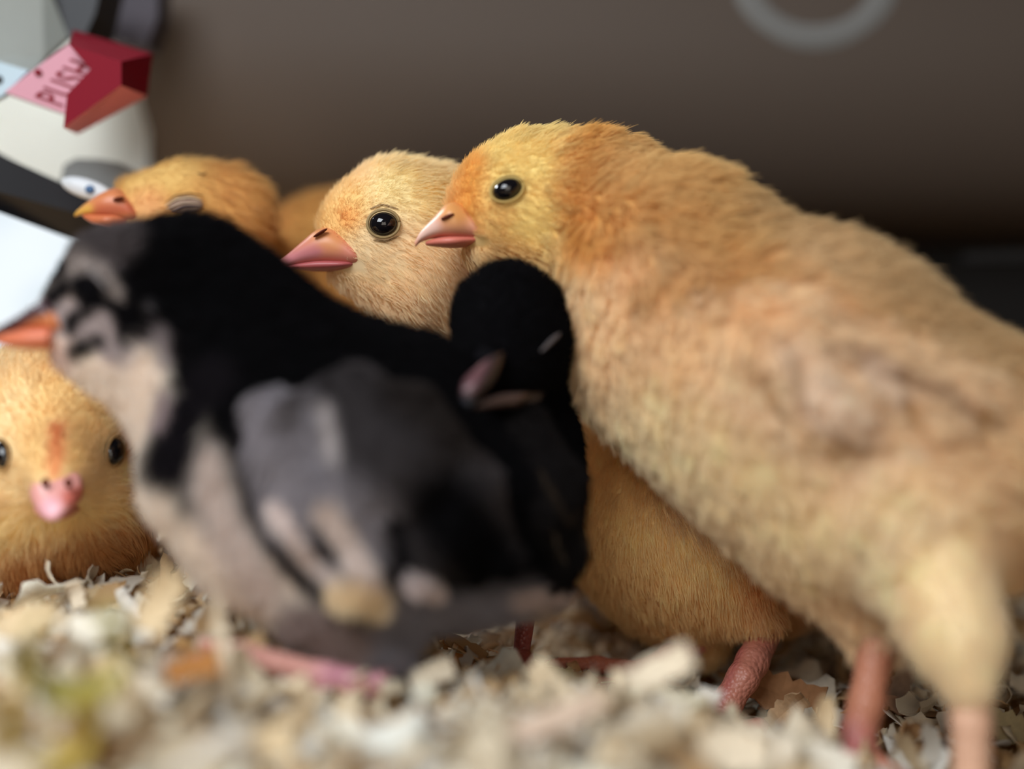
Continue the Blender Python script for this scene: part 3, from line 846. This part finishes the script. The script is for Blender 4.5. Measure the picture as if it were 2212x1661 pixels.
# A: buff chick asleep at the back left
A_, sA = chick('buff chick with closed eye and orange beak, at back left below the arrow tag', (1000, 1340, .30),
    [[(318, 456, .263, 80), (400, 452, .265, 98), (488, 466, .269, 104)], [(470, 530, .272, 96), (620, 740, .30, 140)], [(735, 622, .311, 205), (1000, 860, .320, 195), (1200, 1060, .314, 165), (1320, 1150, .308, 120)],
     [(300, 462, .263, 55), (380, 500, .264, 80)]],
    srgb(214, 162, 92), [([(300, 380), (400, 350)], 50, 70, srgb(226, 184, 112)), ([(320, 450)], 40, 60, srgb(234, 174, 116)), ([(480, 420), (560, 480)], 60, 90, srgb(222, 166, 98))],
    [(260, 400, .7, -.7), (380, 345, 1, 0), (350, 500, 1, .2), (520, 400, 1, .4), (700, 400, 1, .2), (1200, 1200, .4, 1)],
    .0032, [([(360, 440)], 110, 80, .0015)], excl=[(398, 442, 30), ([(170, 465), (225, 445), (245, 455)], 38), ([(245, 475), (300, 478)], 13)], N=34000, k=.003, h=.0014, seed=23, lift=.35, clump=.35)
p, n, rr_, uu, d = frame_at(sA, 400, 444, False, .12)
V, F = ellipsoid(p - n * .0002, (rr_ * .0031, uu * .0018, n * .0006)); e_ = mesh('eyelid', V, F, M_RIM, A_, np.tile(srgb(150, 122, 104), (len(V), 1)))
e_['label'] = 'wrinkled grey closed eyelid'
for ln, c in (([(358, 440), (380, 424), (410, 420), (436, 424)], (120, 82, 48)), ([(356, 448), (382, 432), (410, 428), (436, 434)], (214, 190, 158)), ([(360, 456), (390, 440), (432, 440)], (196, 172, 148)), ([(372, 462), (398, 448), (434, 448)], (92, 78, 80)), ([(424, 378), (436, 382), (446, 377)], (110, 70, 38))):
    V, F = strip_on(sA, ln, .16, .6); mesh('eyelid_fold', V, F, M_RIM, e_, np.tile(srgb(*c), (len(V), 1)))
b_ = loft('beak', [(330, 468, 330, 482, .2630, 3.6), (298, 442, 305, 486, .2600, 4.4), (262, 408, 278, 484, .2592, 4.4), (225, 416, 240, 474, .258, 3.3), (192, 436, 200, 466, .2577, 2.0), (170, 453, 173, 465, .2576, .9), (160, 464, 163, 468, .2575, .25)],
      M_BEAK, A_, srgb(226, 140, 92), [([(160, 465), (190, 452)], 10, 24, srgb(240, 190, 90)), ([(220, 455), (280, 450)], 14, 30, srgb(206, 108, 78))])
loft('lower_mandible', [(320, 466, 310, 496, .2625, 3.6), (255, 464, 245, 498, .2583, 3.4), (210, 463, 206, 486, .2578, 2.0), (182, 464, 182, 471, .2576, .8)], M_BEAK, b_, srgb(222, 128, 84))
V, F = ellipsoid(W(256, 430, .2546), (RIGHT * .0010 + UP * .0002, UP * .0004, FWD * .0008)); mesh('nostril', V, F, M_DARK, b_)

# E: chick facing the camera at far left
E_, sE = chick('pale yellow chick facing the camera at far left edge, beak pointing down', (110, 1255, .24),
    [[(120, 905, .236, 165)], [(110, 1000, .232, 168)], [(60, 1090, .236, 160), (190, 1100, .238, 130)], [(110, 1140, .248, 205)], [(-60, 1100, .262, 200)], [(122, 1010, .219, 70), (118, 1050, .215, 46)]],
    srgb(244, 218, 168), [([(150, 860), (125, 960)], 90, 90, srgb(238, 200, 136)), ([(124, 930), (118, 1020)], 14, 40, srgb(222, 128, 80)), ([(0, 1150), (300, 1120)], 50, 70, srgb(240, 216, 156)), ([(200, 1230), (330, 1180), (60, 1250)], 70, 60, srgb(214, 160, 100)), ([(300, 950)], 40, 50, srgb(210, 154, 92))],
    [(120, 800, 0, -1), (60, 900, -.6, -.8), (200, 900, .6, -.8), (120, 980, 0, -1), (30, 1050, -1, .1), (230, 1050, 1, .1), (120, 1150, 0, 1), (120, 1220, .1, 1), (280, 1150, .7, .7)],
    .0034, [([(120, 960)], 150, 90, .0015)], excl=[(244, 975, 24), (8, 985, 24), ([(125, 1040), (120, 1090)], 34)], N=42000, h=.0012, seed=24, lift=.4)
eye(E_, sE, 243, 975, 24, 31, tilt=-.45, rim=(160, 125, 80), back=False, rimw=.6)
eye(E_, sE, 9, 982, 22, 31, tilt=.45, rim=(160, 125, 80), back=False, rimw=.6)
b_ = loft('beak', [(125, 1000, 122, 1090, .2175, 3.8), (124, 1022, 120, 1100, .2140, 4.0), (120, 1056, 116, 1112, .2105, 3.0), (117, 1085, 113, 1122, .2082, 1.8), (112, 1110, 112, 1126, .2072, .6)],
      M_BEAK, E_, srgb(236, 168, 160), [([(150, 1075), (185, 1065)], 18, 24, srgb(214, 118, 104)), ([(110, 1100)], 24, 30, srgb(244, 186, 196)), ([(125, 1010)], 22, 26, srgb(232, 160, 120))], side=(1, 0, .05))
loft('lower_mandible', [(122, 1088, 122, 1110, .218, 3.6), (118, 1100, 118, 1122, .2135, 2.6), (114, 1114, 114, 1126, .2095, 1.0)], M_BEAK, b_, srgb(226, 150, 130), side=(1, 0, .05))
for sx in (98, 148):
    V, F = ellipsoid(W(sx, 1043, .2098), (RIGHT * .0006, UP * .0008, FWD * .0005)); mesh('nostril', V, F, M_DARK, b_)

# G: small black chick asleep between the grey one and the largest yellow one
G_, sG = chick('black chick asleep with head bowed, tucked against the largest yellow chick', (1110, 1420, .23),
    [[(1100, 690, .222, 118), (1110, 740, .218, 118)], [(1110, 830, .228, 110), (1090, 1000, .226, 140), (1100, 1130, .222, 140)], [(1080, 800, .211, 60)]],
    BLK, [([(1090, 862), (1130, 855)], 9, 12, srgb(150, 130, 118), .8)],
    [(1100, 560, 0, -1), (1000, 650, -.8, -.5), (1200, 650, .8, -.5), (1100, 700, .1, -1), (1200, 850, .8, .5), (1200, 1000, .3, 1), (1100, 1100, .3, 1)],
    .0030, [([(1105, 700)], 140, 60, .0019)], excl=[([(1045, 790), (1015, 880)], 32)], N=36000, h=.0012, seed=25, lift=.35,
    legs=[[[(1140, 1300, .236, 22), (1125, 1420, .236, 18)], [(1130, 1425, .232, 20), (1080, 1450, .228, 13)], [(1130, 1425, .232, 20), (1150, 1460, .226, 13)]]], legcol=srgb(150, 76, 70))
wing(G_, [[(1130, 930, .206, 50), (1180, 1060, .2035, 74), (1215, 1190, .205, 40), (1222, 1255, .207, 14)], [(1100, 960, .204, 46), (1140, 1120, .201, 62), (1195, 1240, .204, 26)]],
     srgb(30, 27, 27), [([(1160, 1010), (1225, 1110)], 4, 8, srgb(86, 72, 58), .8), ([(1190, 1130), (1212, 1190)], 3, 6, srgb(110, 98, 84), .8), ([(1240, 1080), (1258, 1170)], 3, 6, srgb(70, 60, 52), .8)],
     [(1150, 1000, .35, 1), (1220, 1200, .2, 1)], .0026, 9000, seed=35, lift=.2, clump=.6)
b_ = loft('beak', [(1085, 760, 1030, 800, .2040, 3.2), (1078, 790, 1010, 815, .2015, 3.2), (1062, 825, 998, 838, .1995, 2.6), (1036, 858, 997, 862, .1985, 1.6), (1012, 886, 1002, 882, .198, .4)],
      M_BEAK, G_, srgb(52, 42, 42), [([(1040, 780), (1012, 835)], 15, 24, srgb(104, 68, 72)), ([(1008, 880)], 20, 24, srgb(70, 74, 84))], side=(.35, -.1, 1))
loft('lower_mandible', [(1140, 850, 1120, 876, .2040, 2.6), (1085, 852, 1070, 880, .2015, 2.0), (1035, 870, 1026, 886, .1995, .9)], M_BEAK, b_, srgb(80, 62, 56), side=(.35, -.1, 1))
for ln in ([(1160, 760), (1185, 735), (1200, 722)], [(984, 738), (994, 750), (1002, 756)]):
    V, F = strip_on(sG, ln, .35, .9); q = mesh('eyelid', V, F, M_RIM, G_, np.tile(srgb(84, 78, 78), (len(V), 1)))

# F: black, grey and white chick in front
F_, sF = chick('black, grey and white chick in front at left, striped face and orange beak', (700, 1440, .20),
    [[(190, 676, .206, 76), (245, 640, .206, 108), (410, 630, .206, 128), (520, 730, .206, 145), (620, 950, .206, 215), (810, 1080, .206, 275), (1010, 1140, .208, 190), (1160, 1262, .21, 50)],
     [(170, 726, .206, 52), (270, 760, .205, 66), (420, 890, .205, 95), (510, 1010, .203, 145)],
     [(700, 880, .208, 200), (880, 880, .208, 150)],
     [(440, 1030, .2, 100), (560, 1160, .2, 108), (760, 1270, .203, 108)],
     [(760, 1300, .2, 120), (835, 1440, .197, 44)]],
    BLK, [([(290, 790), (180, 780), (330, 890), (370, 900)], 72, 44, WHT), ([(120, 660), (130, 750)], 34, 30, srgb(222, 200, 188)), ([(215, 520), (250, 540), (180, 560)], 40, 44, srgb(86, 78, 78)),
          ([(100, 625), (170, 570), (215, 590), (245, 640)], 20, 24, srgb(150, 138, 132)), ([(130, 690), (200, 700), (240, 740)], 40, 26, srgb(172, 158, 156)),
          ([(290, 720), (335, 705), (345, 760)], 20, 34, srgb(160, 146, 146), .85), ([(312, 655)], 9, 10, srgb(110, 105, 108)),
          ([(92, 617), (135, 586)], 14, 12, BLK), ([(112, 648), (148, 620), (190, 606), (218, 628)], 17, 12, BLK), ([(145, 706), (173, 674), (211, 652), (253, 662), (264, 728)], 18, 12, BLK), ([(160, 756), (208, 738)], 18, 14, srgb(30, 27, 29)), ([(285, 670), (290, 700)], 26, 24, BLK),
          ([(300, 1000), (310, 1130), (450, 1200), (600, 1290)], 88, 50, WHT), ([(440, 980), (480, 1100), (560, 1240)], 44, 60, srgb(222, 206, 196)), ([(450, 800), (392, 890), (372, 985)], 50, 44, srgb(34, 30, 34)), ([(350, 850), (345, 900)], 18, 30, srgb(170, 150, 150)),
          ([(520, 900), (540, 1060), (620, 1200), (740, 1320)], 17, 30, srgb(60, 54, 56)),
          ([(760, 1330), (950, 1360), (1100, 1340)], 90, 70, srgb(146, 142, 150)), ([(1090, 1292), (1225, 1276)], 22, 20, srgb(205, 188, 184)), ([(640, 1330), (720, 1370)], 60, 50, srgb(150, 130, 124)), ([(1150, 1330), (1060, 1390)], 26, 40, srgb(190, 170, 150))],
    [(120, 620, .3, -.9), (200, 560, .7, -.6), (160, 700, 1, .3), (400, 480, 1, .1), (280, 830, .7, .7), (450, 700, .7, .7), (750, 650, 1, .2), (350, 1050, .15, 1), (480, 1200, .35, 1), (800, 1300, .8, .7), (1000, 1300, 1, .3), (700, 900, .7, .8), (950, 800, .8, .6)],
    .0036, [([(180, 660)], 120, 70, .0012), ([(400, 1150)], 120, 80, .0042)], excl=[([(20, 715), (80, 708), (100, 712)], 42), ([(820, 1470), (700, 1455)], 20)], N=90000,
    legs=[[[(845, 1430, .197, 46), (818, 1478, .195, 36), (700, 1462, .193, 30), (520, 1412, .190, 24)], [(520, 1412, .19, 19), (420, 1420, .186, 14)], [(520, 1412, .19, 18), (440, 1390, .194, 13)], [(525, 1415, .19, 18), (450, 1455, .184, 13)]]],
    legcol=srgb(208, 150, 138), legstrokes=[([(720, 1462), (800, 1475)], 30, 90, srgb(190, 130, 150))], h=.0013, seed=26, lift=.4, clump=.3, cdens=30)
GW = srgb(112, 106, 108)
wing(F_, [[(590, 900, .192, 62), (660, 960, .189, 88), (720, 1060, .1875, 96), (800, 1180, .188, 54)], [(760, 880, .190, 84), (850, 1000, .186, 98), (950, 1140, .188, 64), (1010, 1230, .192, 26)],
          [(580, 1000, .190, 48), (640, 1130, .187, 42), (760, 1280, .188, 34), (800, 1318, .189, 14)], [(720, 1090, .186, 44), (780, 1220, .186, 36), (828, 1300, .188, 12)],
          [(880, 900, .190, 66), (1000, 1060, .189, 62), (1085, 1200, .192, 34)], [(820, 1120, .186, 38), (900, 1240, .188, 26), (940, 1275, .19, 10)]],
     srgb(72, 67, 68), [([(600, 900), (640, 1050), (760, 1120)], 90, 110, srgb(150, 143, 148)), ([(700, 880), (715, 970)], 22, 40, srgb(196, 186, 184), .9), ([(620, 900), (640, 860)], 26, 40, srgb(112, 104, 104)),
      ([(596, 1080), (655, 1190), (735, 1250)], 20, 18, srgb(232, 218, 212)), ([(700, 1090), (765, 1200), (812, 1290)], 30, 26, srgb(226, 212, 204)), ([(730, 1270), (800, 1290)], 36, 30, srgb(242, 222, 184)),
      ([(680, 1150), (715, 1185)], 15, 18, srgb(40, 36, 42)), ([(950, 1080), (1060, 1220)], 80, 90, BLK), ([(840, 1120), (870, 1230)], 24, 26, srgb(36, 34, 36)), ([(885, 1245), (950, 1275)], 28, 20, srgb(216, 202, 200)), ([(860, 840), (1000, 930)], 60, 70, srgb(52, 46, 44))],
     [(620, 900, .2, 1), (700, 1100, .45, 1), (850, 950, .5, 1), (900, 1200, .6, 1), (1000, 1050, .7, 1)], .0026, 40000, seed=36, lift=.22, clump=.7, cdens=70, k=.003)
b_ = loft('beak', [(158, 704, 160, 726, .2045, 3.8), (132, 670, 140, 722, .2033, 4.4), (100, 644, 112, 716, .2030, 4.0), (50, 676, 62, 716, .2026, 3.0), (5, 704, 12, 722, .2024, 1.9), (-30, 728, -26, 734, .2023, .5)],
      M_BEAK, F_, srgb(226, 140, 92), [([(110, 640), (40, 672), (-20, 705)], 32, 14, srgb(66, 42, 48))])
loft('lower_mandible', [(130, 704, 115, 756, .2035, 4.2), (70, 708, 66, 756, .2028, 3.4), (20, 716, 20, 750, .2025, 2.2), (-15, 730, -15, 738, .2024, .8)], M_BEAK, b_, srgb(222, 126, 92))
V, F = strip_on(sF, [(196, 585), (216, 605), (238, 628)], .3, .9); mesh('eyelid', V, F, M_RIM, F_, np.tile(srgb(104, 98, 98), (len(V), 1)))
